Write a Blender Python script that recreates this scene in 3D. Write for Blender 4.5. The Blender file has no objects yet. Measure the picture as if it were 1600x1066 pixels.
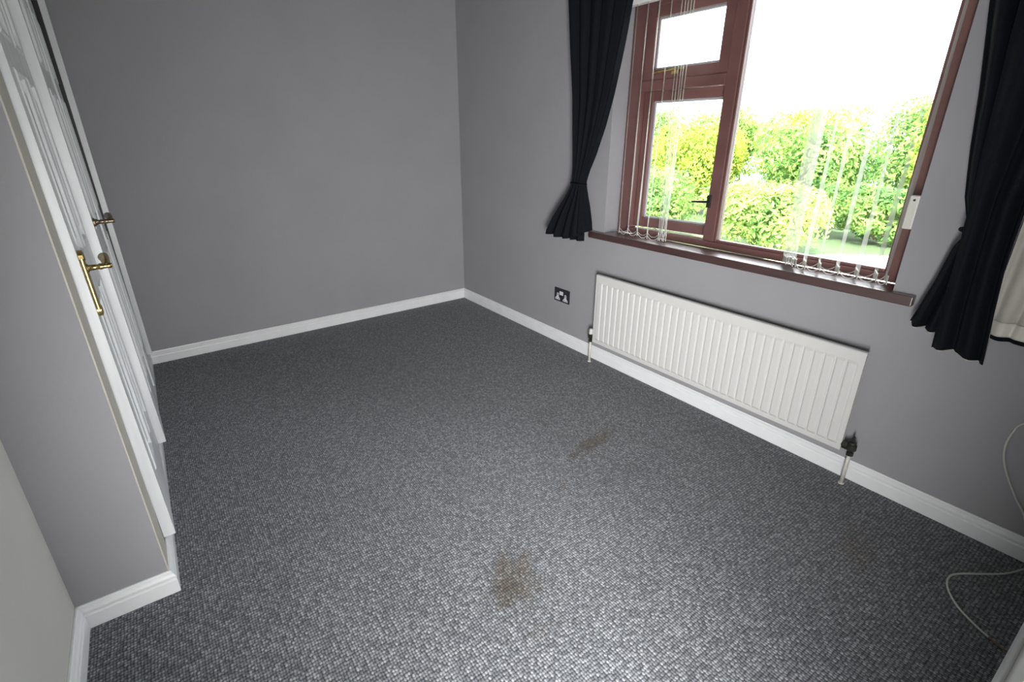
import bpy, bmesh, math, random
from mathutils import Vector, Matrix, noise
random.seed(7)
SC = bpy.context.scene
COL = SC.collection
PI = math.pi

# ---------------------------------------------------------------- camera
CX, CY, CZ = -2.2221, -3.6975, 1.38
yaw, pitch, roll = -0.5845940404, -0.3799535565, -0.0164884478
cd = bpy.data.cameras.new('camera'); cam = bpy.data.objects.new('camera', cd); COL.objects.link(cam)
fw = Vector((-math.sin(yaw)*math.cos(pitch), math.cos(yaw)*math.cos(pitch), math.sin(pitch)))
r0 = Vector((math.cos(yaw), math.sin(yaw), 0)); u0 = r0.cross(fw)
rr = math.cos(roll)*r0 + math.sin(roll)*u0
uu = -math.sin(roll)*r0 + math.cos(roll)*u0
M = Matrix((rr, uu, -fw)).transposed().to_4x4(); M.translation = Vector((CX, CY, CZ))
cam.matrix_world = M
cd.sensor_fit = 'HORIZONTAL'; cd.sensor_width = 36.0; cd.lens = 784.42/1600*36
cd.shift_x = 40.217/1600; cd.shift_y = -14.723/1600
cd.clip_start = 0.02; cd.clip_end = 200
SC.camera = cam

# ---------------------------------------------------------------- light, sky, exposure
SC.view_settings.view_transform = 'Standard'; SC.view_settings.look = 'None'
SC.view_settings.gamma = 1.0; SC.view_settings.use_curve_mapping = False
SC.view_settings.exposure = 1.0
W = bpy.data.worlds.new('sky'); SC.world = W; W.use_nodes = True
nt = W.node_tree; bg = nt.nodes['Background']
tc = nt.nodes.new('ShaderNodeTexCoord'); sx = nt.nodes.new('ShaderNodeSeparateXYZ'); rp = nt.nodes.new('ShaderNodeValToRGB')
nt.links.new(tc.outputs['Generated'], sx.inputs[0]); nt.links.new(sx.outputs['Z'], rp.inputs['Fac'])
rp.color_ramp.elements[0].position = 0.0; rp.color_ramp.elements[0].color = (0.36, 0.37, 0.37, 1)
rp.color_ramp.elements[1].position = 0.75; rp.color_ramp.elements[1].color = (1.22, 1.24, 1.30, 1)
nt.links.new(rp.outputs['Color'], bg.inputs['Color'])
bg.inputs['Strength'].default_value = 7.5

def light(name, kind, loc, energy, color=(1, 1, 1), **kw):
    ld = bpy.data.lights.new(name, kind); ld.energy = energy; ld.color = color
    for k, v in kw.items(): setattr(ld, k, v)
    o = bpy.data.objects.new(name, ld); COL.objects.link(o); o.location = loc
    return o
sun = light('sun', 'SUN', (0, 0, 12), 22.0, (1, 0.95, 0.84), angle=math.radians(2))
sun.rotation_euler = Vector((0.62, 0.30, -0.72)).to_track_quat('-Z', 'Y').to_euler()
# unseen fill light added behind the camera to brighten the room
fill_l = light('fill_light', 'AREA', (-2.15, -3.97, 0.76), 40.0, (1, 0.985, 0.97), shape='RECTANGLE', size=0.6, size_y=0.8, spread=math.radians(134))
fill_l.rotation_euler = Vector((1.18, 1.0, -0.08)).to_track_quat('-Z', 'Y').to_euler()
# light portal over the window opening
por = light('window_portal', 'AREA', (0.30, -2.335, 1.39), 1.0, shape='RECTANGLE', size=1.5, size_y=1.2)
por.rotation_euler = Vector((-1, 0, 0)).to_track_quat('-Z', 'Z').to_euler()
por.data.cycles.is_portal = True

# ---------------------------------------------------------------- materials
def mat(name, color, rough=0.6, metal=0.0, spec=0.5, noise_amt=0.0, noise_scale=20.0, bump=0.0, bump_scale=60.0, stretch=None, color2=None):
    m = bpy.data.materials.new(name); m.use_nodes = True
    n = m.node_tree.nodes; l = m.node_tree.links; b = n['Principled BSDF']
    b.inputs['Base Color'].default_value = (*color, 1); b.inputs['Roughness'].default_value = rough
    b.inputs['Metallic'].default_value = metal; b.inputs['Specular IOR Level'].default_value = spec
    tcn = n.new('ShaderNodeTexCoord'); src = tcn.outputs['Object']
    if stretch:
        mp = n.new('ShaderNodeMapping'); mp.inputs['Scale'].default_value = stretch
        l.new(src, mp.inputs['Vector']); src = mp.outputs['Vector']
    if noise_amt > 0 or color2:
        t = n.new('ShaderNodeTexNoise'); t.inputs['Scale'].default_value = noise_scale; t.inputs['Detail'].default_value = 4
        l.new(src, t.inputs['Vector'])
        mx = n.new('ShaderNodeMix'); mx.data_type = 'RGBA'
        c2 = color2 or tuple(max(0, c*(1-noise_amt)) for c in color)
        mx.inputs['A'].default_value = (*color, 1); mx.inputs['B'].default_value = (*c2, 1)
        mr = n.new('ShaderNodeMapRange'); mr.inputs['From Min'].default_value = 0.35; mr.inputs['From Max'].default_value = 0.7
        l.new(t.outputs['Fac'], mr.inputs['Value']); l.new(mr.outputs['Result'], mx.inputs['Factor'])
        l.new(mx.outputs['Result'], b.inputs['Base Color'])
    if bump > 0:
        t2 = n.new('ShaderNodeTexNoise'); t2.inputs['Scale'].default_value = bump_scale; t2.inputs['Detail'].default_value = 3
        l.new(src, t2.inputs['Vector'])
        bp = n.new('ShaderNodeBump'); bp.inputs['Strength'].default_value = bump; bp.inputs['Distance'].default_value = 0.004
        l.new(t2.outputs['Fac'], bp.inputs['Height']); l.new(bp.outputs['Normal'], b.inputs['Normal'])
    return m

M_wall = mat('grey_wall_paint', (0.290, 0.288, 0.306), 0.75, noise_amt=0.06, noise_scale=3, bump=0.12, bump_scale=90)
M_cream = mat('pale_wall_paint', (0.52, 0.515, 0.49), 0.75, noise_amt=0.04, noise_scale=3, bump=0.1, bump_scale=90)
M_edge = mat('cream_edge_paint', (0.50, 0.48, 0.43), 0.6, noise_amt=0.08, noise_scale=8)
M_ceil = mat('ceiling_paint', (0.22, 0.22, 0.21), 0.9)
M_white = mat('white_gloss_paint', (0.78, 0.79, 0.81), 0.32, noise_amt=0.05, noise_scale=12, bump=0.06, bump_scale=40)
M_door = mat('white_door_paint', (0.80, 0.82, 0.84), 0.38, noise_amt=0.22, noise_scale=14, bump=0.25, bump_scale=30, stretch=(1, 1, 0.12))
M_rad = mat('radiator_enamel', (0.57, 0.57, 0.56), 0.35)
M_radd = mat('radiator_back', (0.45, 0.45, 0.44), 0.5)
M_wood = mat('mahogany_stain', (0.145, 0.070, 0.066), 0.30, noise_amt=0.22, noise_scale=7, stretch=(6, 0.6, 1.2), bump=0.1, bump_scale=20)
M_sill = mat('mahogany_sill', (0.060, 0.022, 0.021), 0.40, spec=1.0, noise_amt=0.35, noise_scale=6, stretch=(6, 0.6, 6))
M_brass = mat('brass', (0.62, 0.46, 0.19), 0.25, metal=1.0, noise_amt=0.35, noise_scale=60)
M_bronze = mat('dull_brass', (0.36, 0.27, 0.19), 0.35, metal=1.0, noise_amt=0.4, noise_scale=60)
M_dark = mat('dark_metal', (0.05, 0.05, 0.045), 0.4, metal=0.6, noise_amt=0.4, noise_scale=80)
M_pipe = mat('painted_pipe', (0.62, 0.61, 0.55), 0.4, noise_amt=0.2, noise_scale=30)
M_plate = mat('socket_plate', (0.022, 0.022, 0.03), 0.25)
M_insert = mat('socket_insert', (0.55, 0.55, 0.57), 0.35)
M_curt = mat('navy_curtain', (0.0048, 0.0062, 0.0092), 0.85, spec=0.15, noise_amt=0.2, noise_scale=40, bump=0.3, bump_scale=400)
M_line = mat('curtain_lining', (0.50, 0.49, 0.44), 0.85, noise_amt=0.05, noise_scale=30)
M_hem = mat('curtain_lining_hem', (0.60, 0.59, 0.53), 0.85)
M_cord = mat('white_cable', (0.50, 0.50, 0.47), 0.45)
M_cordb = mat('brown_cable_end', (0.16, 0.10, 0.07), 0.5)
M_spacer = mat('grey_glazing_spacer', (0.42, 0.43, 0.47), 0.35, metal=0.3)
M_gap = mat('gap_black', (0.02, 0.02, 0.02), 0.5)  # black for the wardrobe gap's painted shade and the socket pin holes
M_plastic = mat('cream_plastic', (0.60, 0.60, 0.55), 0.4)
M_weight = mat('clear_weight_plastic', (0.62, 0.60, 0.57), 0.35)
M_bark = mat('bark', (0.10, 0.075, 0.05), 0.9, noise_amt=0.5, noise_scale=12, bump=0.5, bump_scale=20)
M_lawn = mat('grass_ground', (0.025, 0.05, 0.012), 0.95, noise_amt=0.4, noise_scale=1.5)
M_pave = mat('pale_concrete', (0.62, 0.60, 0.57), 0.9, noise_amt=0.08, noise_scale=2)

def mat_slat():
    m = bpy.data.materials.new('sheer_blind_fabric'); m.use_nodes = True
    n = m.node_tree.nodes; l = m.node_tree.links; n.clear()
    out = n.new('ShaderNodeOutputMaterial'); d = n.new('ShaderNodeBsdfDiffuse'); t = n.new('ShaderNodeBsdfTranslucent'); p = n.new('ShaderNodeBsdfTransparent')
    d.inputs['Color'].default_value = (0.80, 0.79, 0.76, 1); t.inputs['Color'].default_value = (0.80, 0.79, 0.75, 1)
    a = n.new('ShaderNodeMixShader'); a.inputs[0].default_value = 0.5
    b = n.new('ShaderNodeMixShader'); b.inputs[0].default_value = 0.5
    l.new(d.outputs[0], a.inputs[1]); l.new(t.outputs[0], a.inputs[2]); l.new(a.outputs[0], b.inputs[1]); l.new(p.outputs[0], b.inputs[2]); l.new(b.outputs[0], out.inputs[0])
    return m
M_slat = mat_slat()

def mat_glass():
    m = bpy.data.materials.new('window_glass'); m.use_nodes = True
    n = m.node_tree.nodes; l = m.node_tree.links; n.clear()
    out = n.new('ShaderNodeOutputMaterial'); p = n.new('ShaderNodeBsdfTransparent'); g = n.new('ShaderNodeBsdfGlossy')
    p.inputs['Color'].default_value = (0.95, 0.97, 0.96, 1); g.inputs['Roughness'].default_value = 0.02
    f = n.new('ShaderNodeFresnel'); f.inputs['IOR'].default_value = 1.35; x = n.new('ShaderNodeMixShader')
    l.new(f.outputs[0], x.inputs[0]); l.new(p.outputs[0], x.inputs[1]); l.new(g.outputs[0], x.inputs[2]); l.new(x.outputs[0], out.inputs[0])
    return m
M_glass = mat_glass()
M_sill.node_tree.nodes['Principled BSDF'].inputs['Coat Weight'].default_value = 1.0
M_sill.node_tree.nodes['Principled BSDF'].inputs['Coat Roughness'].default_value = 0.22

def mat_leaf(name, c1, c2):
    m = bpy.data.materials.new(name); m.use_nodes = True
    n = m.node_tree.nodes; l = m.node_tree.links; n.clear()
    out = n.new('ShaderNodeOutputMaterial'); d = n.new('ShaderNodeBsdfDiffuse'); t = n.new('ShaderNodeBsdfTranslucent')
    tcn = n.new('ShaderNodeTexCoord'); no = n.new('ShaderNodeTexNoise'); no.inputs['Scale'].default_value = 1.1; no.inputs['Detail'].default_value = 6
    l.new(tcn.outputs['Object'], no.inputs['Vector'])
    cr = n.new('ShaderNodeValToRGB'); cr.color_ramp.elements[0].position = 0.38; cr.color_ramp.elements[1].position = 0.62
    cr.color_ramp.elements[0].color = (*c1, 1); cr.color_ramp.elements[1].color = (*c2, 1)
    l.new(no.outputs['Fac'], cr.inputs['Fac']); l.new(cr.outputs['Color'], d.inputs['Color']); l.new(cr.outputs['Color'], t.inputs['Color'])
    a = n.new('ShaderNodeMixShader'); a.inputs[0].default_value = 0.4
    l.new(d.outputs[0], a.inputs[1]); l.new(t.outputs[0], a.inputs[2]); l.new(a.outputs[0], out.inputs[0])
    return m
M_leaf = [mat_leaf('leaf_yellow_green', (0.10, 0.19, 0.03), (0.34, 0.42, 0.06)),
          mat_leaf('leaf_mid_green', (0.06, 0.14, 0.04), (0.20, 0.32, 0.08)),
          mat_leaf('leaf_fresh_green', (0.09, 0.18, 0.05), (0.27, 0.38, 0.09))]

def mat_carpet():
    m = bpy.data.materials.new('grey_loop_carpet'); m.use_nodes = True
    n = m.node_tree.nodes; l = m.node_tree.links; b = n['Principled BSDF']
    b.inputs['Roughness'].default_value = 0.95; b.inputs['Specular IOR Level'].default_value = 0.15
    b.inputs['Sheen Weight'].default_value = 0.25; b.inputs['Sheen Roughness'].default_value = 0.5
    tcn = n.new('ShaderNodeTexCoord')
    # slight wobble of the rows of loops
    wn = n.new('ShaderNodeTexNoise'); wn.inputs['Scale'].default_value = 9; wn.inputs['Detail'].default_value = 2
    l.new(tcn.outputs['Object'], wn.inputs['Vector'])
    wv = n.new('ShaderNodeVectorMath'); wv.operation = 'SCALE'; wv.inputs['Scale'].default_value = 0.007
    l.new(wn.outputs['Color'], wv.inputs[0])
    ad = n.new('ShaderNodeVectorMath'); ad.operation = 'ADD'; l.new(tcn.outputs['Object'], ad.inputs[0]); l.new(wv.outputs[0], ad.inputs[1])
    mp = n.new('ShaderNodeMapping'); mp.inputs['Scale'].default_value = (1/0.0080, 1/0.0098, 1); l.new(ad.outputs[0], mp.inputs['Vector'])
    vo = n.new('ShaderNodeTexVoronoi'); vo.voronoi_dimensions = '2D'; vo.inputs['Scale'].default_value = 1.0; vo.inputs['Randomness'].default_value = 0.32
    l.new(mp.outputs[0], vo.inputs['Vector'])
    # per-loop colour
    sp = n.new('ShaderNodeSeparateColor'); l.new(vo.outputs['Color'], sp.inputs[0])
    cr = n.new('ShaderNodeValToRGB'); e = cr.color_ramp.elements
    e[0].position = 0.0; e[0].color = (0.092, 0.100, 0.113, 1); e[1].position = 1.0; e[1].color = (0.30, 0.312, 0.335, 1)
    for p_, c_ in ((0.35, (0.146, 0.155, 0.171, 1)), (0.75, (0.200, 0.212, 0.231, 1))):
        k = e.new(p_); k.color = c_
    l.new(sp.outputs[0], cr.inputs['Fac'])
    # the fine fleck inside each loop
    fn = n.new('ShaderNodeTexNoise'); fn.inputs['Scale'].default_value = 260; fn.inputs['Detail'].default_value = 2; l.new(tcn.outputs['Object'], fn.inputs['Vector'])
    fr = n.new('ShaderNodeMapRange'); fr.inputs['From Min'].default_value = 0.3; fr.inputs['From Max'].default_value = 0.7; fr.inputs['To Min'].default_value = 0.65; fr.inputs['To Max'].default_value = 1.35
    l.new(fn.outputs['Fac'], fr.inputs['Value'])
    cm = n.new('ShaderNodeVectorMath'); cm.operation = 'SCALE'; l.new(cr.outputs['Color'], cm.inputs[0]); l.new(fr.outputs['Result'], cm.inputs['Scale'])
    # the gap between loops
    gp = n.new('ShaderNodeMapRange'); gp.inputs['From Min'].default_value = 0.25; gp.inputs['From Max'].default_value = 0.62; gp.inputs['To Min'].default_value = 1.0; gp.inputs['To Max'].default_value = 0.16
    l.new(vo.outputs['Distance'], gp.inputs['Value'])
    cg = n.new('ShaderNodeVectorMath'); cg.operation = 'SCALE'; l.new(cm.outputs[0], cg.inputs[0]); l.new(gp.outputs['Result'], cg.inputs['Scale'])
    col = cg.outputs[0]
    # brown spill marks
    def stain(cx, cy, ang, a, bb, strength, prev, colr):
        sub = n.new('ShaderNodeMapping'); sub.vector_type = 'TEXTURE'
        sub.inputs['Location'].default_value = (cx, cy, 0); sub.inputs['Rotation'].default_value = (0, 0, ang); sub.inputs['Scale'].default_value = (a, bb, 1)
        l.new(tcn.outputs['Object'], sub.inputs['Vector'])
        sn = n.new('ShaderNodeTexNoise'); sn.inputs['Scale'].default_value = 16; sn.inputs['Detail'].default_value = 5; l.new(tcn.outputs['Object'], sn.inputs['Vector'])
        ln = n.new('ShaderNodeVectorMath'); ln.operation = 'LENGTH'; l.new(sub.outputs[0], ln.inputs[0])
        s1 = n.new('ShaderNodeMath'); s1.operation = 'MULTIPLY_ADD'; s1.inputs[1].default_value = 2.4; s1.inputs[2].default_value = -1.2; l.new(sn.outputs['Fac'], s1.inputs[0])
        s2 = n.new('ShaderNodeMath'); s2.operation = 'ADD'; l.new(ln.outputs['Value'], s2.inputs[0]); l.new(s1.outputs[0], s2.inputs[1])
        mr = n.new('ShaderNodeMapRange'); mr.inputs['From Min'].default_value = 0.35; mr.inputs['From Max'].default_value = 1.15
        mr.inputs['To Min'].default_value = strength; mr.inputs['To Max'].default_value = 0.0; l.new(s2.outputs[0], mr.inputs['Value'])
        mx = n.new('ShaderNodeMix'); mx.data_type = 'RGBA'; mx.blend_type = 'MULTIPLY'
        l.new(mr.outputs['Result'], mx.inputs['Factor']); l.new(prev, mx.inputs['A']); mx.inputs['B'].default_value = (*colr, 1)
        return mx.outputs['Result']
    br = (0.60, 0.48, 0.36)
    col = stain(-1.47, -2.705, math.radians(55), 0.13, 0.075, 0.9, col, br)
    col = stain(-1.545, -2.735, 0.3, 0.06, 0.05, 0.55, col, br)
    col = stain(-0.70, -2.295, math.radians(8), 0.20, 0.04, 0.85, col, br)
    col = stain(-1.52, -2.90, 0, 0.07, 0.03, 0.4, col, (0.7, 0.6, 0.5))
    col = stain(-0.40, -3.28, 0.5, 0.13, 0.05, 0.5, col, (0.8, 0.62, 0.5))
    col = stain(-1.02, -2.45, 0.5, 0.06, 0.02, 0.4, col, (0.8, 0.6, 0.55))
    l.new(col, b.inputs['Base Color'])
    hb = n.new('ShaderNodeMath'); hb.operation = 'MULTIPLY_ADD'; hb.inputs[1].default_value = -1.0; hb.inputs[2].default_value = 1.0; l.new(vo.outputs['Distance'], hb.inputs[0])
    h2 = n.new('ShaderNodeMath'); h2.operation = 'MULTIPLY_ADD'; h2.inputs[1].default_value = 0.35; l.new(fn.outputs['Fac'], h2.inputs[0]); l.new(hb.outputs[0], h2.inputs[2])
    bp = n.new('ShaderNodeBump'); bp.inputs['Strength'].default_value = 0.6; bp.inputs['Distance'].default_value = 0.004
    l.new(h2.outputs[0], bp.inputs['Height']); l.new(bp.outputs['Normal'], b.inputs['Normal'])
    return m
M_carpet = mat_carpet()

# ---------------------------------------------------------------- mesh helpers
class MB:
    def __init__(s): s.v = []; s.f = []
    def add(s, vs, fs):
        k = len(s.v); s.v += [tuple(v) for v in vs]; s.f += [tuple(i+k for i in f) for f in fs]; return s
    def box(s, x0, x1, y0, y1, z0, z1):
        x0, x1 = min(x0, x1), max(x0, x1); y0, y1 = min(y0, y1), max(y0, y1); z0, z1 = min(z0, z1), max(z0, z1)
        return s.add([(x0, y0, z0), (x1, y0, z0), (x1, y1, z0), (x0, y1, z0), (x0, y0, z1), (x1, y0, z1), (x1, y1, z1), (x0, y1, z1)],
              [(0, 3, 2, 1), (4, 5, 6, 7), (0, 1, 5, 4), (1, 2, 6, 5), (2, 3, 7, 6), (3, 0, 4, 7)])
    def tube(s, pts, rad, seg=12, cap=True):
        pts = [Vector(p) for p in pts]; n = len(pts)
        rads = rad if isinstance(rad, (list, tuple)) else [rad]*n
        rings = []; prev = None
        for i, p in enumerate(pts):
            t = (pts[min(i+1, n-1)] - pts[max(i-1, 0)]).normalized()
            if prev is None:
                a = Vector((0, 0, 1)) if abs(t.z) < 0.9 else Vector((1, 0, 0)); nrm = t.cross(a).normalized()
            else:
                nrm = (prev - t*prev.dot(t)).normalized()
            prev = nrm; bn = t.cross(nrm)
            rings.append([p + rads[i]*(math.cos(2*PI*k/seg)*nrm + math.sin(2*PI*k/seg)*bn) for k in range(seg)])
        vs = [v for r in rings for v in r]; fs = []
        for i in range(n-1):
            for k in range(seg):
                fs.append((i*seg+k, i*seg+(k+1) % seg, (i+1)*seg+(k+1) % seg, (i+1)*seg+k))
        if cap: fs += [tuple(reversed(range(seg))), tuple(range((n-1)*seg, n*seg))]
        return s.add(vs, fs)
    def lathe(s, c, axis, prof, seg=20):
        # prof: list of (distance along axis, radius)
        ax = Vector(axis).normalized()
        return s.tube([Vector(c)+ax*max(0, d) if i == 0 else Vector(c)+ax*(d+1e-5*i) for i, (d, r) in enumerate(prof)], [max(r, 1e-4) for d, r in prof], seg)
    def build(s, name, m, parent=None, bevel=0.0, smooth=False, seg=2):
        me = bpy.data.meshes.new(name); me.from_pydata(s.v, [], s.f); me.update()
        bm = bmesh.new(); bm.from_mesh(me); bmesh.ops.recalc_face_normals(bm, faces=bm.faces); bm.to_mesh(me); bm.free()
        me.materials.append(m)
        o = bpy.data.objects.new(name, me); COL.objects.link(o)
        if parent: 
            o.parent = parent
            # geometry is written in world coordinates unless the parent sits elsewhere
            o.matrix_parent_inverse = parent_matrix(parent).inverted()
        if smooth:
            for p in me.polygons: p.use_smooth = True
        if bevel > 0:
            b = o.modifiers.new('bevel', 'BEVEL'); b.width = bevel; b.segments = seg; b.limit_method = 'ANGLE'; b.angle_limit = math.radians(40)
            b.harden_normals = False
        return o
def parent_matrix(p):
    m = Matrix.LocRotScale(p.location, p.rotation_euler, p.scale)
    return m if not p.parent else parent_matrix(p.parent) @ p.matrix_parent_inverse @ m
def thing(name, label, cat, loc=(0, 0, 0), group=None):
    o = bpy.data.objects.new(name, None); COL.objects.link(o); o.location = loc; o.empty_display_size = 0.05
    o['label'] = label; o['category'] = cat
    if group: o['group'] = group
    return o
def tag(o, label, cat, group=None):
    o['label'] = label; o['category'] = cat
    if group: o['group'] = group
    return o
def struct(o, label=None):
    o['kind'] = 'structure'
    if label: o['label'] = label
    return o
def lerp_tab(tab, z):
    # tab sorted by decreasing z: (z, value...) with smooth interpolation
    if z >= tab[0][0]: return tab[0][1:]
    for a, b in zip(tab, tab[1:]):
        if z >= b[0]:
            t = (a[0]-z)/(a[0]-b[0])
            return tuple(p+(q-p)*t for p, q in zip(a[1:], b[1:]))
    return tab[-1][1:]

# ---------------------------------------------------------------- room shell
WX = -2.413          # wardrobe front plane
LEAN = 0.013         # the stud wall and wardrobe front lean back slightly
WX2 = -2.653         # near left wall plane
RY = -2.106          # return wall face
NY = -3.71           # near wall face (beside the doorway)
H = 2.30
SK = 0.0837; ST = 0.019
WY0, WY1 = -3.055, -1.614      # window opening
WZ0, WZ1 = 0.772, 1.985
struct(MB().box(-3.3, 0.0, -4.6, 0.0, -0.1, 0.0).build('floor', M_carpet), 'dark grey loop pile carpet with brown spill marks')
struct(MB().box(-3.3, 0.25, -4.6, 0.1, H, H+0.1).build('ceiling', M_ceil))
struct(MB().box(-3.3, 0.25, 0.0, 0.1, -0.1, H).build('wall_back', M_wall), 'plain grey painted back wall')
wb = MB()
wb.box(0, 0.25, WY1, 0.0, -0.1, H); wb.box(0, 0.25, -4.6, WY0, -0.1, H)
wb.box(0, 0.25, WY0, WY1, -0.1, WZ0); wb.box(0, 0.25, WY0, WY1, WZ1, H)
struct(wb.build('wall_window', M_wall), 'grey painted wall with the window and the radiator')
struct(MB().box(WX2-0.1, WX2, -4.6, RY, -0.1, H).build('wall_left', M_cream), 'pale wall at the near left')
def leaned(mb, x_min=-2.6):
    mb.v = [(x - (LEAN*z if x > x_min else 0), y, z) for x, y, z in mb.v]; return mb
struct(leaned(MB().box(-3.3, WX, RY, RY+0.125, -0.1, H)).build('wall_return', M_wall), 'short grey wall at the end of the built-in wardrobe')
wc = MB(); wc.box(WX-0.09, WX, RY+0.125, 0.0, 2.012, H); leaned(wc); wc.box(-3.3, -3.2, RY+0.125, 0.0, 0, H)
struct(wc.build('wall_wardrobe', M_wall))
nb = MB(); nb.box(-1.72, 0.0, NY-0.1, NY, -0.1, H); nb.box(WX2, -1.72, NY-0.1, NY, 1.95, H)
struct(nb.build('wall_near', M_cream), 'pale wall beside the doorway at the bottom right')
struct(MB().box(-3.3, 0.25, -4.7, -4.6, -0.1, H).build('wall_hall', M_cream))
struct(leaned(MB().box(WX, WX+0.004, RY+0.004, RY+0.122, 0.0, H)).build('trim_1', M_edge), 'cream painted edge of the short wall')

PROF = [(0, 0), (ST, 0), (ST, SK*0.60), (ST*0.80, SK*0.63), (ST*0.80, SK*0.69), (ST*0.95, SK*0.72), (ST*0.92, SK*0.80), (ST*0.70, SK*0.88), (ST*0.42, SK*0.94), (ST*0.36, SK), (0, SK)]
def skirting(name, A, B, nrm, ma, mb, label):
    A = Vector((*A, 0)); B = Vector((*B, 0)); n = Vector((*nrm, 0)); d = (B-A).normalized(); k = len(PROF)
    vs = [A + n*p + d*p*ma + Vector((0, 0, z)) for p, z in PROF] + [B + n*p - d*p*mb + Vector((0, 0, z)) for p, z in PROF]
    fs = [(i, (i+1) % k, k+(i+1) % k, k+i) for i in range(k)] + [tuple(range(k)), tuple(range(2*k-1, k-1, -1))]
    return struct(MB().add(vs, fs).build(name, M_white, bevel=0.0015), label)
skirting('baseboard_back', (WX, 0), (0, 0), (0, -1), 0, 1, 'white skirting board along the back wall')
skirting('baseboard_window', (0, 0), (0, NY), (-1, 0), 1, 1, 'white skirting board under the window and radiator')
skirting('baseboard_wardrobe', (WX, RY), (WX, -0.02), (1, 0), -1, 0, 'white skirting board running below the wardrobe doors')
skirting('baseboard_return', (WX2, RY), (WX, RY), (0, -1), 1, -1, 'white skirting board on the short wall')
skirting('baseboard_left', (WX2, NY-0.5), (WX2, RY), (1, 0), 0, 1, 'white skirting board on the near left wall')
skirting('baseboard_near', (-1.72, NY), (0, NY), (0, 1), 0, 1, 'white skirting board at the bottom right')

# ---------------------------------------------------------------- wardrobe
# panelled doors; local frame: u runs along the leaf from the near edge, w out of the face, z up
LW, LT, LZ0, LZ1 = 0.668, 0.035, 0.088, 1.980
st = 0.092; ms = 0.085
pw = (LW - 2*st - ms)/2
PCOL = [(st, st+pw), (st+pw+ms, LW-st)]
PROW = [(0.300, 0.905), (1.040, 1.550), (1.625, 1.885)]
def leaf_mesh():
    mb = MB()
    us = sorted({0, LW, *[a for c in PCOL for a in c]}); zs = sorted({LZ0, LZ1, *[a for r in PROW for a in r]})
    def P(u, w, z): return (w, u, z)     # leaf points along +y, face towards +x
    # back, edges
    mb.add([P(0, -LT, LZ0), P(LW, -LT, LZ0), P(LW, -LT, LZ1), P(0, -LT, LZ1)], [(0, 1, 2, 3)])
    for (u0_, z0_, u1_, z1_) in ((0, LZ0, LW, LZ0), (0, LZ1, LW, LZ1)):
        mb.add([P(u0_, -LT, z0_), P(u1_, -LT, z1_), P(u1_, 0, z1_), P(u0_, 0, z0_)], [(0, 1, 2, 3)])
    for u in (0, LW):
        mb.add([P(u, -LT, LZ0), P(u, -LT, LZ1), P(u, 0, LZ1), P(u, 0, LZ0)], [(0, 1, 2, 3)])
    for i in range(len(us)-1):
        for j in range(len(zs)-1):
            a, b, c, d = us[i], us[i+1], zs[j], zs[j+1]
            if (a, b) in PCOL and (c, d) in PROW:
                # moulded recess with a raised field
                loops = [(0, 0), (0.006, 0.004), (0.014, 0.002), (0.020, -0.010), (0.032, -0.011), (0.055, -0.003), (0.060, -0.002)]
                prev = None
                for inset, w in loops:
                    ring = [P(a+inset, w, c+inset), P(b-inset, w, c+inset), P(b-inset, w, d-inset), P(a+inset, w, d-inset)]
                    if prev is not None:
                        mb.add(prev+ring, [(k, (k+1) % 4, 4+(k+1) % 4, 4+k) for k in range(4)])
                    prev = ring
                mb.add(prev, [(0, 1, 2, 3)])
            else:
                mb.add([P(a, 0, c), P(b, 0, c), P(b, 0, d), P(a, 0, d)], [(0, 1, 2, 3)])
    return mb
LEAF = leaf_mesh()
def place(mb, near, far):
    n_, f_ = Vector((*near, 0)), Vector((*far, 0)); e = (f_-n_).normalized(); w = Vector((e.y, -e.x, 0))
    o = MB(); o.v = [tuple(n_ + e*v[1] + w*v[0] + Vector((-2*LEAN*v[2], 0, v[2]))) for v in mb.v]; o.f = mb.f; return o
def handle(near, far, hz, m, parent, plate=True):
    # lever handle on a slim back plate (or a small rose) near the leaf's near edge
    if plate:
        o = place(MB().box(0.0005, 0.011, 0.018, 0.054, hz-0.125, hz+0.035), near, far).build('handle_plate', m, parent, bevel=0.004)
        for z_ in (hz+0.035, hz-0.125):
            cap = MB().lathe((0.0005, 0.036, z_), (1, 0, 0), [(0, 0.018), (0.010, 0.018), (0.013, 0.011), (0.0135, 0.001)])
            place(cap, near, far).build('plate_end', m, o)
    else:
        o = place(MB().lathe((0.0005, 0.036, hz), (1, 0, 0), [(0, 0.016), (0.006, 0.016), (0.009, 0.012)]), near, far).build('handle_rose', m, parent)
    lv = MB(); lv.lathe((0.007, 0.036, hz), (1, 0, 0), [(0, 0.012), (0.006, 0.012), (0.008, 0.0085), (0.030, 0.0075), (0.034, 0.010), (0.040, 0.0075), (0.050, 0.0075), (0.056, 0.0085), (0.062, 0.006)])
    lv.tube([(0.052, 0.036, hz), (0.054, 0.053, hz+0.002), (0.055, 0.073, hz+0.005), (0.054, 0.098, hz+0.008), (0.051, 0.123, hz+0.010), (0.048, 0.136, hz+0.010)], [0.008, 0.009, 0.011, 0.012, 0.014, 0.009], 14)
    place(lv, near, far).build('lever', m, o, smooth=True)
    return o
wd = thing('built_in_wardrobe', 'white built-in wardrobe with panelled doors and brass lever handles along the left wall', 'wardrobe', (WX, -1.0, 0))
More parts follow.
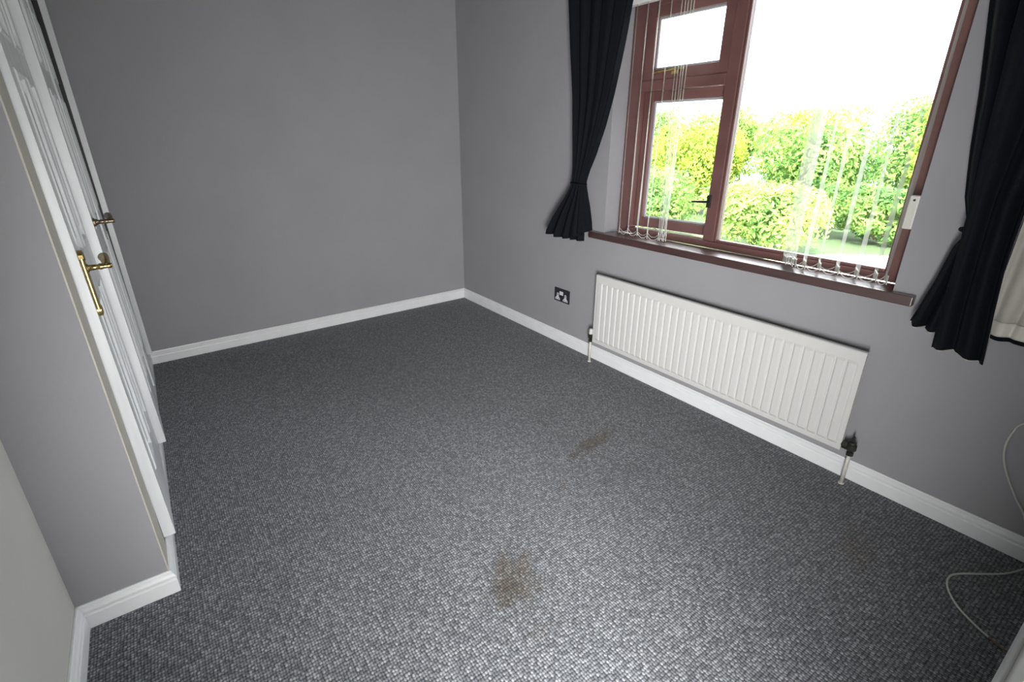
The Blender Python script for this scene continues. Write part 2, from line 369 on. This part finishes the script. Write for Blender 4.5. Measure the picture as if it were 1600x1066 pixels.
# frame behind the leaves
fr = MB(); fr.box(WX-0.09, WX-0.064, RY+0.126, RY+0.16, 0.086, 2.01); fr.box(WX-0.09, WX-0.064, -0.034, -0.001, 0.086, 2.01)
fr.box(WX-0.09, WX-0.064, RY+0.126, -0.001, 1.98, 2.011); fr.box(WX-0.09, WX-0.0005, RY+0.126, -0.001, 0.0005, 0.0835)
for y in (-1.262, -0.592): fr.box(WX-0.09, WX-0.064, y-0.02, y+0.02, 0.084, 2.01)
leaned(fr).build('frame', M_door, wd)
leaves = [((-2.376, -1.940), (-2.398, -1.272), 1.035, M_brass), ((-2.368, -1.262), (-2.393, -0.594), 1.076, M_bronze), ((-2.386, -0.585), (-2.401, -0.165), None, None)]
for i, (a, b, hz, hm) in enumerate(leaves):
    src = LEAF
    if i == 2:
        src = MB(); s_ = 0.420/LW; src.v = [(v[0], v[1]*s_, v[2]) for v in LEAF.v]; src.f = LEAF.f
    d = place(src, a, b).build('door', M_door, wd, bevel=0.0012)
    if hz: handle(a, b, hz, hm, d, plate=(i == 0))
leaned(MB().box(WX-0.034, WX+0.002, -0.052, -0.0185, 0.0845, 2.01)).build('gap_shade_strip', M_gap, wd)  # added black strip, painting in the shade of the gap by the cover strip
leaned(MB().box(WX+0.0025, WX+0.032, -0.052, -0.0185, 0.0845, 2.20)).build('cover_strip', M_white, wd, bevel=0.002)

# ---------------------------------------------------------------- window board and window
sl = MB()
pts = [(-0.030, -3.128), (-0.030, -1.517), (0.0, -1.517), (0.0, WY1), (0.108, WY1), (0.108, WY0), (0.0, WY0), (0.0, -3.128)]
zt, zb = 0.812, 0.774; k = len(pts)
sl.add([(x-0.0005*(x <= 0), y, zb) for x, y in pts]+[(x-0.0005*(x <= 0), y, zt) for x, y in pts],
       [tuple(range(k)), tuple(range(2*k-1, k-1, -1))]+[(i, (i+1) % k, k+(i+1) % k, k+i) for i in range(k)])
sill = sl.build('window_sill', M_sill, bevel=0.004, seg=3); sill['kind'] = 'structure'; sill['label'] = 'glossy dark red-brown window board'

win = bpy.data.objects.new('window_1', None); COL.objects.link(win); win.location = (0.14, -2.335, 0.812); win['kind'] = 'structure'; win['label'] = 'dark red-brown timber window with a side casement, a top light and a large fixed pane'
FX0, FX1 = 0.110, 0.175
fm = MB()
fm.box(FX0, FX1, -1.700, WY1-0.001, 0.812, 1.984)          # left jamb
fm.box(FX0, FX1, WY0+0.001, -2.985, 0.812, 1.984)          # right jamb
fm.box(FX0, FX1, -2.985, -1.700, 0.812, 0.846)             # bottom rail
fm.box(FX0, FX1, -2.985, -1.700, 1.945, 1.984)             # head
fm.box(FX0, FX1, -2.245, -2.185, 0.846, 1.945)             # mullion
fm.box(FX0, FX1, -2.185, -1.700, 1.560, 1.612)             # transom
fm.build('window_frame', M_wood, win, bevel=0.005, seg=3)
def sash(name, y0, y1, z0, z1, rail, x0, x1, parent):
    m_ = MB()
    m_.box(x0, x1, y0, y0+rail, z0, z1); m_.box(x0, x1, y1-rail, y1, z0, z1)
    m_.box(x0, x1, y0+rail, y1-rail, z0, z0+rail); m_.box(x0, x1, y0+rail, y1-rail, z1-rail, z1)
    return m_.build(name, M_wood, parent, bevel=0.004, seg=2)
def pane(y0, y1, z0, z1, x, parent):
    p = MB().box(x-0.002, x+0.002, y0, y1, z0, z1).build('pane', M_glass, parent)
    b = 0.010; s_ = MB()
    for (a, c, d, e) in ((y0, y0+b, z0, z1), (y1-b, y1, z0, z1), (y0+b, y1-b, z0, z0+b), (y0+b, y1-b, z1-b, z1)):
        s_.box(x-0.006, x-0.0022, a, c, d, e)
    s_.build('glazing_bead', M_spacer, parent, bevel=0.001)
    return p
# top light
tl = sash('top_light', -2.186, -1.699, 1.606, 1.950, 0.055, 0.120, 0.165, win)
pane(-2.131, -1.754, 1.661, 1.895, 0.150, tl)
# side casement, a little open, hinged on its left edge
cs = sash('casement', -2.190, -1.699, 0.852, 1.566, 0.052, 0.150, 0.195, win)
pane(-2.138, -1.751, 0.904, 1.514, 0.175, cs)
piv = Matrix.Translation((0.172, -1.699, 0)) @ Matrix.Rotation(math.radians(5), 4, 'Z') @ Matrix.Translation((-0.172, 1.699, 0))
base = parent_matrix(win)
cs.matrix_parent_inverse = base.inverted() @ piv
# large fixed pane
pane(-2.985, -2.245, 0.846, 1.945, 0.150, win)
bd = MB()
for (a, c, d, e) in ((-2.985, -2.975, 0.846, 1.945), (-2.255, -2.245, 0.846, 1.945), (-2.975, -2.255, 0.846, 0.858), (-2.975, -2.255, 1.935, 1.945)):
    bd.box(0.1185, 0.1435, a, c, d, e)
bd.build('timber_bead', M_wood, win, bevel=0.003)
# brass stay on the top light, catch of the casement
sy = MB(); sy.tube([(0.112, -1.765, 1.642), (0.108, -1.80, 1.645), (0.106, -1.92, 1.652), (0.108, -1.965, 1.650)], [0.005, 0.006, 0.006, 0.008], 10)
sy.box(0.1095, 0.1195, -1.925, -1.885, 1.630, 1.655); sy.tube([(0.1195, -1.905, 1.642), (0.1, -1.905, 1.66)], 0.004, 8)
sy.build('window_stay', M_brass, win, smooth=False)
ct = MB(); ct.box(0.100, 0.110, -2.205, -2.185, 1.01, 1.07); ct.tube([(0.1, -2.195, 1.04), (0.085, -2.190, 1.04), (0.082, -2.150, 1.037), (0.082, -2.115, 1.034)], [0.006, 0.006, 0.006, 0.004], 10)
ct.build('window_catch', M_dark, win, bevel=0.001)

hold = thing('cord_holder', 'small cream plastic box fixed to the right side of the window opening', 'cord holder', (0.025, WY0, 1.03))
MB().box(0.001, 0.026, WY0+0.0005, WY0+0.030, 1.035, 1.150).build('box', M_plastic, hold, bevel=0.004)
MB().lathe((0.0005, WY0+0.015, 1.135), (-1, 0, 0), [(0, 0.004), (0.002, 0.003)]).build('screw', M_dark, hold)

# ---------------------------------------------------------------- vertical blind
bl = thing('vertical_blind', 'white vertical blind with its slats drawn apart in the window', 'blind', (0.055, -2.335, 0.83))
MB().box(0.035, 0.075, WY0+0.004, WY1-0.004, 1.955, 1.984).build('head_rail', M_white, bl, bevel=0.002)
SW = 0.080
def slat(y, ang, zb_, lean=0.0, wob=0.0, seed=0):
    a = math.radians(ang); dx, dy = math.cos(a), math.sin(a); nx, ny = -dy, dx
    nz, nu = 26, 5; vs = []; fs = []
    rnd = random.Random(seed)
    ph = rnd.random()*6
    for j in range(nz+1):
        t = j/nz; z = 1.955 + (zb_-1.955)*t
        tw = wob*math.sin(2.2*t*PI+ph)*t; sh = lean*t
        for i in range(nu):
            u = (i/(nu-1)-0.5)*SW; c = 0.004*(1-(2*i/(nu-1)-1)**2)
            ca, sa = math.cos(a+tw), math.sin(a+tw)
            px = 0.055 + u*ca - sa*c; py = y + sh + u*sa + ca*c + wob*0.02*math.sin(5*t+ph)
            vs.append((px, py, z))
    for j in range(nz):
        for i in range(nu-1):
            fs.append((j*nu+i, j*nu+i+1, (j+1)*nu+i+1, (j+1)*nu+i))
    s_ = MB().add(vs, fs).build('slat', M_slat, bl, smooth=True)
    yb = y + lean; w_ = MB(); h = SW/2
    def Q(u, n, z): return (0.055+dx*u+nx*n, yb+dy*u+ny*n, z)
    for (u0_, u1_, z0_, z1_) in ((-h, h, zb_, zb_+0.026), (-h, -h+0.005, zb_-0.004, zb_+0.03), (h-0.005, h, zb_-0.004, zb_+0.03)):
        w_.add([Q(u0_, -0.0015, z0_), Q(u1_, -0.0015, z0_), Q(u1_, 0.0015, z0_), Q(u0_, 0.0015, z0_), Q(u0_, -0.0015, z1_), Q(u1_, -0.0015, z1_), Q(u1_, 0.0015, z1_), Q(u0_, 0.0015, z1_)],
               [(0, 3, 2, 1), (4, 5, 6, 7), (0, 1, 5, 4), (1, 2, 6, 5), (2, 3, 7, 6), (3, 0, 4, 7)])
    w_.build('bottom_weight', M_weight, s_)
    return [Q(-h, 0, zb_+0.012), Q(h, 0, zb_+0.012)]
left = [(-1.682, 40, 0.0), (-1.752, 38, 0.006), (-1.822, 42, 0.010), (-1.892, 38, 0.008), (-1.948, 38, -0.01), (-1.966, 36, -0.004), (-1.982, 39, 0.0), (-1.998, 35, 0.004), (-2.012, 38, 0.006)]
right = [(-2.618, 36, -0.012), (-2.630, 34, -0.010), (-2.642, 37, -0.008), (-2.654, 33, -0.006), (-2.666, 36, -0.004), (-2.712, 31, 0), (-2.770, 30, 0), (-2.838, 30, 0), (-2.908, 28, 0), (-2.972, 26, 0), (-3.008, 24, 0)]
for grp in (left, right):
    ends = []
    for i, (y, a, ln_) in enumerate(grp):
        ends.append(slat(y, a, 0.826 + random.uniform(0, 0.006), ln_, random.uniform(0.04, 0.14), i+int(abs(y)*100)))
    for s_ in (0, 1):
        ch = MB(); P_ = []
        for e0, e1 in zip(ends, ends[1:]):
            A, B = Vector(e0[s_]), Vector(e1[s_]); L = (B-A).length; sag = 0.006 if L < 0.03 else 0.020
            P_ += [A.lerp(B, t/8)-Vector((0, 0, sag*4*(t/8)*(1-t/8))) for t in range(8)]
        ch.tube(P_+[B], 0.0015, 6)
        ch.build('bottom_chain', M_weight, bl, smooth=True)

# ---------------------------------------------------------------- curtains
def drape(name, m, parent, tab, hem, x_off, amp, folds, phase=0.0, thick=0.0025, nu=120, nz=70, ztop=H-0.002, spread=None):
    """cloth: tab rows (z, y_left, y_right, x_centre, fold depth); hem(u) gives the bottom height"""
    vs = []; fs = []
    for j in range(nz+1):
        t = j/nz
        for i in range(nu+1):
            u = i/nu
            zb_ = hem(u); z = ztop + (zb_-ztop)*t
            yl, yr, xc, am = lerp_tab(tab, z)
            f = 0.75*math.sin(2*PI*folds*u+phase) + 0.25*math.sin(2*PI*folds*1.9*u+phase*2+1.0)
            x = xc + am*f + 0.006*noise.noise(Vector((u*7+phase, z*2.2, phase)))
            y = yl + (yr-yl)*(u + 0.03*math.sin(2*PI*folds*u*1.0+phase+1.2))
            vs.append((x+x_off, y, z))
    for j in range(nz):
        for i in range(nu):
            a = j*(nu+1)+i; fs.append((a, a+1, a+nu+2, a+nu+1))
    o = MB().add(vs, fs).build(name, m, parent, smooth=True)
    s = o.modifiers.new('thickness', 'SOLIDIFY'); s.thickness = thick; s.offset = 0
    return o
def ring(cx, cy, cz, ax_, ay_, tz, name, parent, m):
    pts = [(cx+ax_*math.cos(2*PI*k/24), cy+ay_*math.sin(2*PI*k/24), cz+tz*math.sin(2*PI*k/24)) for k in range(25)]
    return MB().tube(pts, 0.006, 8, cap=False).build(name, m, parent, smooth=True)

cl = thing('curtain', 'dark navy curtain tied back low at the left of the window', 'curtain', (-0.09, -1.5, 0.76), 'dark navy curtains')
tabL = [(2.31, -1.285, -1.800, -0.085, 0.030), (2.03, -1.300, -1.785, -0.085, 0.030), (1.80, -1.335, -1.745, -0.085, 0.030), (1.55, -1.378, -1.688, -0.085, 0.028), (1.39, -1.400, -1.643, -0.088, 0.028),
        (1.25, -1.420, -1.590, -0.090, 0.026), (1.17, -1.430, -1.548, -0.090, 0.024), (1.105, -1.428, -1.522, -0.090, 0.022), (1.07, -1.418, -1.526, -0.090, 0.022), (1.02, -1.385, -1.538, -0.090, 0.026),
        (0.95, -1.325, -1.556, -0.090, 0.034), (0.87, -1.258, -1.575, -0.090, 0.040), (0.78, -1.195, -1.592, -0.090, 0.044)]
drape('drape', M_curt, cl, tabL, lambda u: 0.775 - 0.018*math.sin(min(1, u*1.3)*PI) + 0.065*max(0, (u-0.62)/0.38)**1.3, 0, 0.03, 5.5, 0.6)
# inner layer of the gathered cloth, whose corner hangs lower
tabL2 = [(2.31, -1.40, -1.70, -0.060, 0.016), (1.55, -1.42, -1.62, -0.060, 0.015), (1.105, -1.445, -1.510, -0.075, 0.010), (0.95, -1.40, -1.505, -0.072, 0.016), (0.75, -1.34, -1.505, -0.068, 0.018)]
drape('drape', M_curt, cl, tabL2, lambda u: 0.752, 0, 0.02, 3.0, 1.9, ztop=2.2)
ring(-0.090, -1.475, 1.088, 0.030, 0.054, 0.004, 'tieback', cl, M_curt)

cr_ = thing('curtain', 'dark navy curtain with cream lining at the right edge of the window', 'curtain', (-0.12, -3.3, 0.7), 'dark navy curtains')
tabR = [(2.31, -3.02, -3.30, -0.090, 0.022), (1.95, -3.065, -3.31, -0.092, 0.024), (1.70, -3.100, -3.31, -0.100, 0.024), (1.47, -3.142, -3.31, -0.110, 0.024), (1.30, -3.166, -3.31, -0.112, 0.024), (1.17, -3.190, -3.30, -0.114, 0.020),
        (1.10, -3.215, -3.285, -0.115, 0.016), (1.06, -3.226, -3.285, -0.115, 0.014), (1.02, -3.205, -3.285, -0.115, 0.018), (0.98, -3.198, -3.290, -0.116, 0.024), (0.90, -3.186, -3.290, -0.118, 0.028), (0.80, -3.165, -3.295, -0.120, 0.030), (0.72, -3.146, -3.30, -0.120, 0.032)]
drape('drape', M_curt, cr_, tabR, lambda u: 0.748 - 0.02*u, 0, 0.03, 3.5, 0.3)
tabR2 = [(2.31, -3.16, -3.50, -0.150, 0.022), (1.60, -3.19, -3.42, -0.155, 0.022), (1.17, -3.222, -3.350, -0.160, 0.020), (1.00, -3.232, -3.352, -0.162, 0.018), (0.85, -3.238, -3.366, -0.166, 0.020), (0.69, -3.248, -3.384, -0.168, 0.022)]
drape('drape', M_curt, cr_, tabR2, lambda u: 0.693 + 0.010*math.sin(u*PI*1.5), 0, 0.02, 2.2, 2.2)
tabL3 = [(2.31, -3.33, -3.60, -0.085, 0.010), (1.3, -3.33, -3.50, -0.085, 0.009), (0.75, -3.335, -3.448, -0.085, 0.008)]
drape('lining', M_line, cr_, tabL3, lambda u: 0.802, 0, 0.01, 2.0, 0.4, nu=50, nz=40)['label'] = 'cream lining turned outwards'
drape('lining_hem', M_hem, cr_, [(a, b, c, d-0.003, e) for a, b, c, d, e in tabL3], lambda u: 0.760, 0, 0.01, 2.0, 0.4, nu=50, nz=6, ztop=0.806)['label'] = 'stitched cream hem of the lining'
drape('drape', M_curt, cr_, [(a, b, c-0.003, d+0.012, e) for a, b, c, d, e in tabL3], lambda u: 0.742, 0, 0.01, 2.0, 0.4, nu=50, nz=40)
for tb, hm, fo, ph in ((tabR, lambda u: 0.743 - 0.02*u, 3.5, 0.3), (tabR2, lambda u: 0.688 + 0.010*math.sin(u*PI*1.5), 2.2, 2.2)):
    drape('lining_edge', M_line, cr_, [(a, b, c, d+0.006, e) for a, b, c, d, e in tb], hm, 0, 0.03, fo, ph, ztop=0.80, nz=8)['label'] = 'pale edge of the lining at the hem'
for y_, z_ in ((-3.345, 1.338), (-3.332, 1.270)):
    MB().lathe((-0.190, y_, z_), (0.2, 1, 1), [(0, 0.001), (0.002, 0.004), (0.006, 0.003), (0.008, 0.001)], 7).build('lint', M_line, cr_)
ring(-0.116, -3.252, 1.068, 0.028, 0.040, 0.006, 'tieback', cr_, M_curt)

# ---------------------------------------------------------------- radiator
ra = thing('radiator', 'long low white panel radiator with vertical flutes under the window', 'radiator', (-0.06, -2.355, 0.155))
RY0, RY1, RZ0, RZ1 = -3.058, -1.655, 0.148, 0.580
XF = -0.086
NF = 34; mg = 0.016; pitch_ = (RY1-RY0-2*mg)/NF
prof = [(RY0, 0.0), (RY0+mg*0.7, 0.0)]
y = RY0+mg
for i in range(NF):
    y0_ = y+i*pitch_
    for t_, d_ in ((0.03, 0.0), (0.13, 0.0045), (0.22, 0.0055), (0.50, 0.0055), (0.78, 0.0055), (0.87, 0.0045), (0.97, 0.0)):
        prof.append((y0_+pitch_*t_, d_))
prof += [(RY1-mg*0.7, 0.0), (RY1, 0.0)]
rows = [(RZ0, 0, 0.0), (RZ0+0.022, 0, 0.0), (RZ0+0.032, 1, 0.0), (RZ1-0.055, 1, 0.0), (RZ1-0.045, 0, 0.0), (RZ1-0.004, 0, 0.0), (RZ1, 0, 0.004)]
vs = []; fs = []
for z, on, back in rows:
    for (yy, d_) in prof: vs.append((XF + 0.0075 - d_*on + back, yy, z))
nn = len(prof)
for j in range(len(rows)-1):
    for i in range(nn-1): fs.append((j*nn+i, j*nn+i+1, (j+1)*nn+i+1, (j+1)*nn+i))
pb = MB().add(vs, fs)
# returns and back face
XB = XF+0.028
pb.add([(XF+0.0075, RY0, RZ0), (XB, RY0, RZ0), (XB, RY0, RZ1), (XF+0.0115, RY0, RZ1)], [(0, 1, 2, 3)])
pb.add([(XF+0.0075, RY1, RZ0), (XB, RY1, RZ0), (XB, RY1, RZ1), (XF+0.0115, RY1, RZ1)], [(0, 1, 2, 3)])
pb.add([(XF+0.0115, RY0, RZ1), (XB, RY0, RZ1), (XB, RY1, RZ1), (XF+0.0115, RY1, RZ1)], [(0, 1, 2, 3)])
pb.add([(XF+0.0075, RY0, RZ0), (XB, RY0, RZ0), (XB, RY1, RZ0), (XF+0.0075, RY1, RZ0)], [(0, 1, 2, 3)])
pb.add([(XB, RY0, RZ0), (XB, RY0, RZ1), (XB, RY1, RZ1), (XB, RY1, RZ0)], [(0, 1, 2, 3)])
po = pb.build('front_panel', M_rad, ra, smooth=False)
fn_ = MB().box(XB+0.0005, XB+0.003, RY0+0.04, RY1-0.04, RZ0+0.03, RZ1-0.035)
for i in range(40):
    yy = RY0+0.05+i*(RY1-RY0-0.1)/39; fn_.box(XB+0.0005, XB+0.018, yy-0.0012, yy+0.0012, RZ0+0.03, RZ1-0.035)
fn_.build('convector_fins', M_radd, ra)
for yy in (RY0+0.15, RY1-0.15):
    br_ = MB(); br_.box(-0.012, -0.0005, yy-0.02, yy+0.02, RZ0+0.02, RZ1-0.08); br_.box(XB+0.001, -0.012, yy-0.006, yy+0.006, RZ1-0.13, RZ1-0.10); br_.box(XB+0.001, -0.012, yy-0.006, yy+0.006, RZ0+0.04, RZ0+0.07)
    br_.build('wall_bracket', M_radd, ra)
def valve(y_, side, capped):
    s = side; yr_ = RY0 if s < 0 else RY1
    x_ = -0.070
    pp = MB(); pp.tube([(x_, y_, 0.001), (x_, y_, 0.155)], 0.0075, 14); p_ = pp.build('pipe', M_pipe, ra, smooth=True)
    MB().lathe((x_, y_, 0.0012), (0, 0, 1), [(0, 0.0115), (0.004, 0.011), (0.006, 0.008)]).build('pipe_collar', M_pipe, p_)
    vb = MB()
    vb.lathe((x_, y_, 0.140), (0, 0, 1), [(0, 0.013), (0.014, 0.013), (0.016, 0.010), (0.020, 0.013), (0.028, 0.018), (0.048, 0.018), (0.052, 0.013), (0.060, 0.012)], 8)
    vb.tube([(x_, y_, 0.178), (x_, yr_ - s*0.001, 0.178)], 0.011, 12); 
    vb.lathe((x_, yr_+s*0.003, 0.178), (0, s, 0), [(0, 0.018), (0.018, 0.018)], 6)
    v_ = vb.build('valve', M_dark, ra)
    v_['label'] = 'dark metal valve body'
    if capped:
        MB().lathe((x_, y_, 0.190), (0, 0, 1), [(0, 0.013), (0.004, 0.0135), (0.030, 0.012), (0.036, 0.009), (0.037, 0.001)], 16).build('valve_cap', M_rad, v_, smooth=False)
    else:
        MB().lathe((x_, y_, 0.190), (0, 0, 1), [(0, 0.008), (0.010, 0.008), (0.012, 0.004), (0.036, 0.004), (0.038, 0.001)], 12).build('valve_spindle', M_dark, v_)
valve(RY1+0.022, 1, True)
valve(RY0-0.034, -1, False)

# ---------------------------------------------------------------- double socket
so = thing('wall_socket', 'black double wall socket with pale inserts left of the radiator', 'socket', (0, -1.28, 0.29))
SY0, SY1, SZ0, SZ1 = -1.355, -1.207, 0.293, 0.386
MB().box(-0.0075, -0.0005, SY0, SY1, SZ0, SZ1).build('plate', M_plate, so, bevel=0.003)
def tri(cy_):
    v_ = []
    for x_ in (-0.0095, -0.0076):
        for (dy_, z_) in ((-0.024, 0.304), (0.024, 0.304), (0.022, 0.316), (0.010, 0.326), (0.008, 0.352), (-0.008, 0.352), (-0.010, 0.326), (-0.022, 0.316)):
            v_.append((x_, cy_+dy_, z_))
    return MB().add(v_, [tuple(range(8)), tuple(range(15, 7, -1))]+[(i, (i+1) % 8, 8+(i+1) % 8, 8+i) for i in range(8)])
for cy_ in (-1.243, -1.319):
    ins = tri(cy_).build('socket_insert', M_insert, so, bevel=0.0008)
    for a_, b_, c_, d_ in ((-0.003, 0.003, 0.336, 0.346), (-0.016, -0.008, 0.309, 0.313), (0.008, 0.016, 0.309, 0.313)):
        MB().box(-0.0101, -0.0094, cy_+a_, cy_+b_, c_, d_).build('pin_hole', M_gap, ins)
for cy_ in (-1.270, -1.288):
    MB().box(-0.0115, -0.0076, cy_-0.0085, cy_+0.0085, 0.342, 0.368).build('switch', M_insert, so, bevel=0.0015)

# ---------------------------------------------------------------- cable
def spline(pts, n=10):
    P = [Vector(p) for p in pts]; P = [2*P[0]-P[1]]+P+[2*P[-1]-P[-2]]; out = []
    for i in range(1, len(P)-2):
        for k in range(n):
            t = k/n; a, b, c, d = P[i-1], P[i], P[i+1], P[i+2]
            out.append(0.5*((2*b)+(-a+c)*t+(2*a-5*b+4*c-d)*t*t+(-a+3*b-3*c+d)*t**3))
    out.append(P[-2]); return out
cb = thing('cable', 'thin off-white cable looping down the wall and across the carpet at the right', 'cable', (-0.3, -3.55, 0))
path = [(-0.006, -3.66, 0.62), (-0.006, -3.57, 0.55), (-0.006, -3.497, 0.473), (-0.006, -3.483, 0.433), (-0.006, -3.479, 0.378), (-0.006, -3.490, 0.324), (-0.006, -3.515, 0.269), (-0.007, -3.550, 0.21), (-0.010, -3.582, 0.166), (-0.020, -3.612, 0.105),
        (-0.026, -3.635, 0.05), (-0.035, -3.645, 0.008), (-0.062, -3.637, 0.004), (-0.136, -3.608, 0.004), (-0.206, -3.561, 0.004), (-0.255, -3.526, 0.004), (-0.292, -3.511, 0.004), (-0.337, -3.515, 0.004), (-0.382, -3.536, 0.004), (-0.424, -3.571, 0.004), (-0.458, -3.620, 0.004), (-0.472, -3.648, 0.004)]
MB().tube(spline(path), 0.0031, 10).build('white_wire', M_cord, cb, smooth=True)
MB().tube(spline([(-0.472, -3.648, 0.004), (-0.480, -3.665, 0.004), (-0.487, -3.6895, 0.004)], 4), 0.0034, 10).build('wire_end', M_cordb, cb, smooth=True)

# ---------------------------------------------------------------- outside
GZ = -2.4
struct(MB().box(0.3, 60, -25, 60, GZ-0.1, GZ).build('ground', M_lawn), 'garden ground outside the window')
pv = MB(); ring_ = [(8.4+8.3*math.cos(2*PI*k/48)*(1.0), 1.2+3.6*math.sin(2*PI*k/48)) for k in range(48)]
pv.add([(x, y, GZ) for x, y in ring_]+[(x, y, GZ+0.03) for x, y in ring_], [tuple(range(48)), tuple(range(95, 47, -1))]+[(i, (i+1) % 48, 48+(i+1) % 48, 48+i) for i in range(48)])
struct(pv.build('pavement', M_pave), 'pale paved area outside, bleached by the light')

def tree(x, y, rx, top, bottom, mi, label, seed, name='tree', cat='tree', leaf=0.20, count=5200, group='trees beyond the window', wide=2.4):
    rnd = random.Random(seed)
    root = thing(name, label, cat, (x, y, GZ), group)
    # crown as several lobes
    lobes = []; ch_ = top-bottom; rl0 = 0.48*rx
    for i in range(22):
        rl = rl0*(0.85+0.3*rnd.random())
        px = x + (rx*0.55)*(2*rnd.random()-1); py = y + (wide-rl*1.05)*(2*rnd.random()-1)
        pz = bottom+rl + (ch_-2*rl)*rnd.random()*(1-0.22*abs(py-y)/wide)
        lobes.append((Vector((px, py, pz)), rl))
    for i in range(5):
        lobes.append((Vector((x+0.3*rx*(2*rnd.random()-1), y+(wide-rl0)*(i-2)/2.0, top-rl0*(0.95+0.35*rnd.random()))), rl0*(0.9+0.1*rnd.random())))
    vs = []; fs = []
    for i in range(count):
        c, rl = lobes[rnd.randrange(len(lobes))]
        d = Vector((rnd.gauss(0, 1), rnd.gauss(0, 1), rnd.gauss(0, 1))).normalized()
        p = c + d*rl*(0.72+0.33*rnd.random())*Vector((1, 1, 0.85)).length/1.65
        nrm = (d + Vector((rnd.gauss(0, .6), rnd.gauss(0, .6), rnd.gauss(0, .6)+0.3))).normalized()
        t = nrm.orthogonal().normalized(); t = Matrix.Rotation(rnd.random()*2*PI, 3, nrm) @ t; b = nrm.cross(t)
        s = leaf*(0.6+0.7*rnd.random()); k0 = len(vs)
        vs += [tuple(p-t*s), tuple(p+b*s*0.42+nrm*s*0.1), tuple(p+t*s), tuple(p-b*s*0.42+nrm*s*0.1)]
        fs.append((k0, k0+1, k0+2, k0+3))
    mb = MB().add(vs, fs)
    me = bpy.data.meshes.new('foliage'); me.from_pydata(mb.v, [], mb.f); me.materials.append(M_leaf[mi])
    o = bpy.data.objects.new('foliage', me); COL.objects.link(o); o.parent = root; o.matrix_parent_inverse = Matrix.Translation((-x, -y, -GZ))
    tk = MB()
    if name == 'tree':
        tk.tube([(x, y, GZ), (x+0.05, y, GZ+1.0), (x-0.05, y+0.08, bottom+0.4*ch_), (x, y, top-0.8)], [0.20, 0.16, 0.11, 0.03], 10)
    for c, rl in lobes[:6]:
        s_ = Vector((x, y, max(GZ+0.05, bottom+0.1*ch_))); tk.tube([s_, s_.lerp(c, 0.6)+Vector((0, 0, 0.1)), c], [0.07, 0.05, 0.02], 7)
    tk.build('trunk' if name == 'tree' else 'stems', M_bark, root, smooth=True)
    return root
T = [ # x, y, radius, top, bottom, material, label
    (21.2, 1.4, 2.0, 2.30, -2.35, 0, 'yellow-green tree outside nearest the right side of the window'),
    (19.5, 6.3, 2.0, 1.75, -2.35, 1, 'green tree outside behind the bundle of blind slats in the large pane'),
    (19.5, 11.2, 2.0, 1.65, -2.35, 0, 'yellow-green tree outside beside the window mullion'),
    (19.5, 16.1, 2.0, 1.9, -2.35, 2, 'fresh green tree outside seen through the left casement'),
    (25.5, 4.2, 2.0, 2.75, -2.0, 1, 'tall green tree outside between the spread blind slats, at the skyline'),
    (25.5, 9.1, 2.0, 2.35, -2.0, 0, 'yellow-green tree outside at the skyline left of the slat bundle'),
    (25.5, 14.0, 2.0, 2.45, -2.0, 2, 'fresh green tree outside at the skyline by the mullion'),
    (25.5, 18.9, 2.0, 2.7, -2.0, 1, 'green tree outside at the skyline in the left casement'),
    (25.5, 23.8, 2.0, 2.8, -2.0, 0, 'yellow-green tree outside at the skyline behind the left slats'),
]
for i, t_ in enumerate(T): tree(*t_, seed=11+i, leaf=0.11, count=11000)
S = [(13.4, 4.7, 1.6, -0.05, -2.3, 2, 'leafy fresh green bush outside low in the middle of the large pane'),
     (13.4, 8.7, 1.6, 0.25, -2.3, 1, 'leafy green bush outside low in the left casement'),
     (17.9, 3.0, 0.95, -0.35, -2.38, 1, 'leafy green bush outside behind the pale paving at the right of the window'),
     (13.4, 12.6, 1.6, 0.25, -2.3, 0, 'leafy yellow-green bush outside low behind the left slats')]
for i, t_ in enumerate(S): tree(*t_, seed=41+i, name='bush', cat='bush', leaf=0.085, count=11000, group='bushes outside the window', wide=1.9)
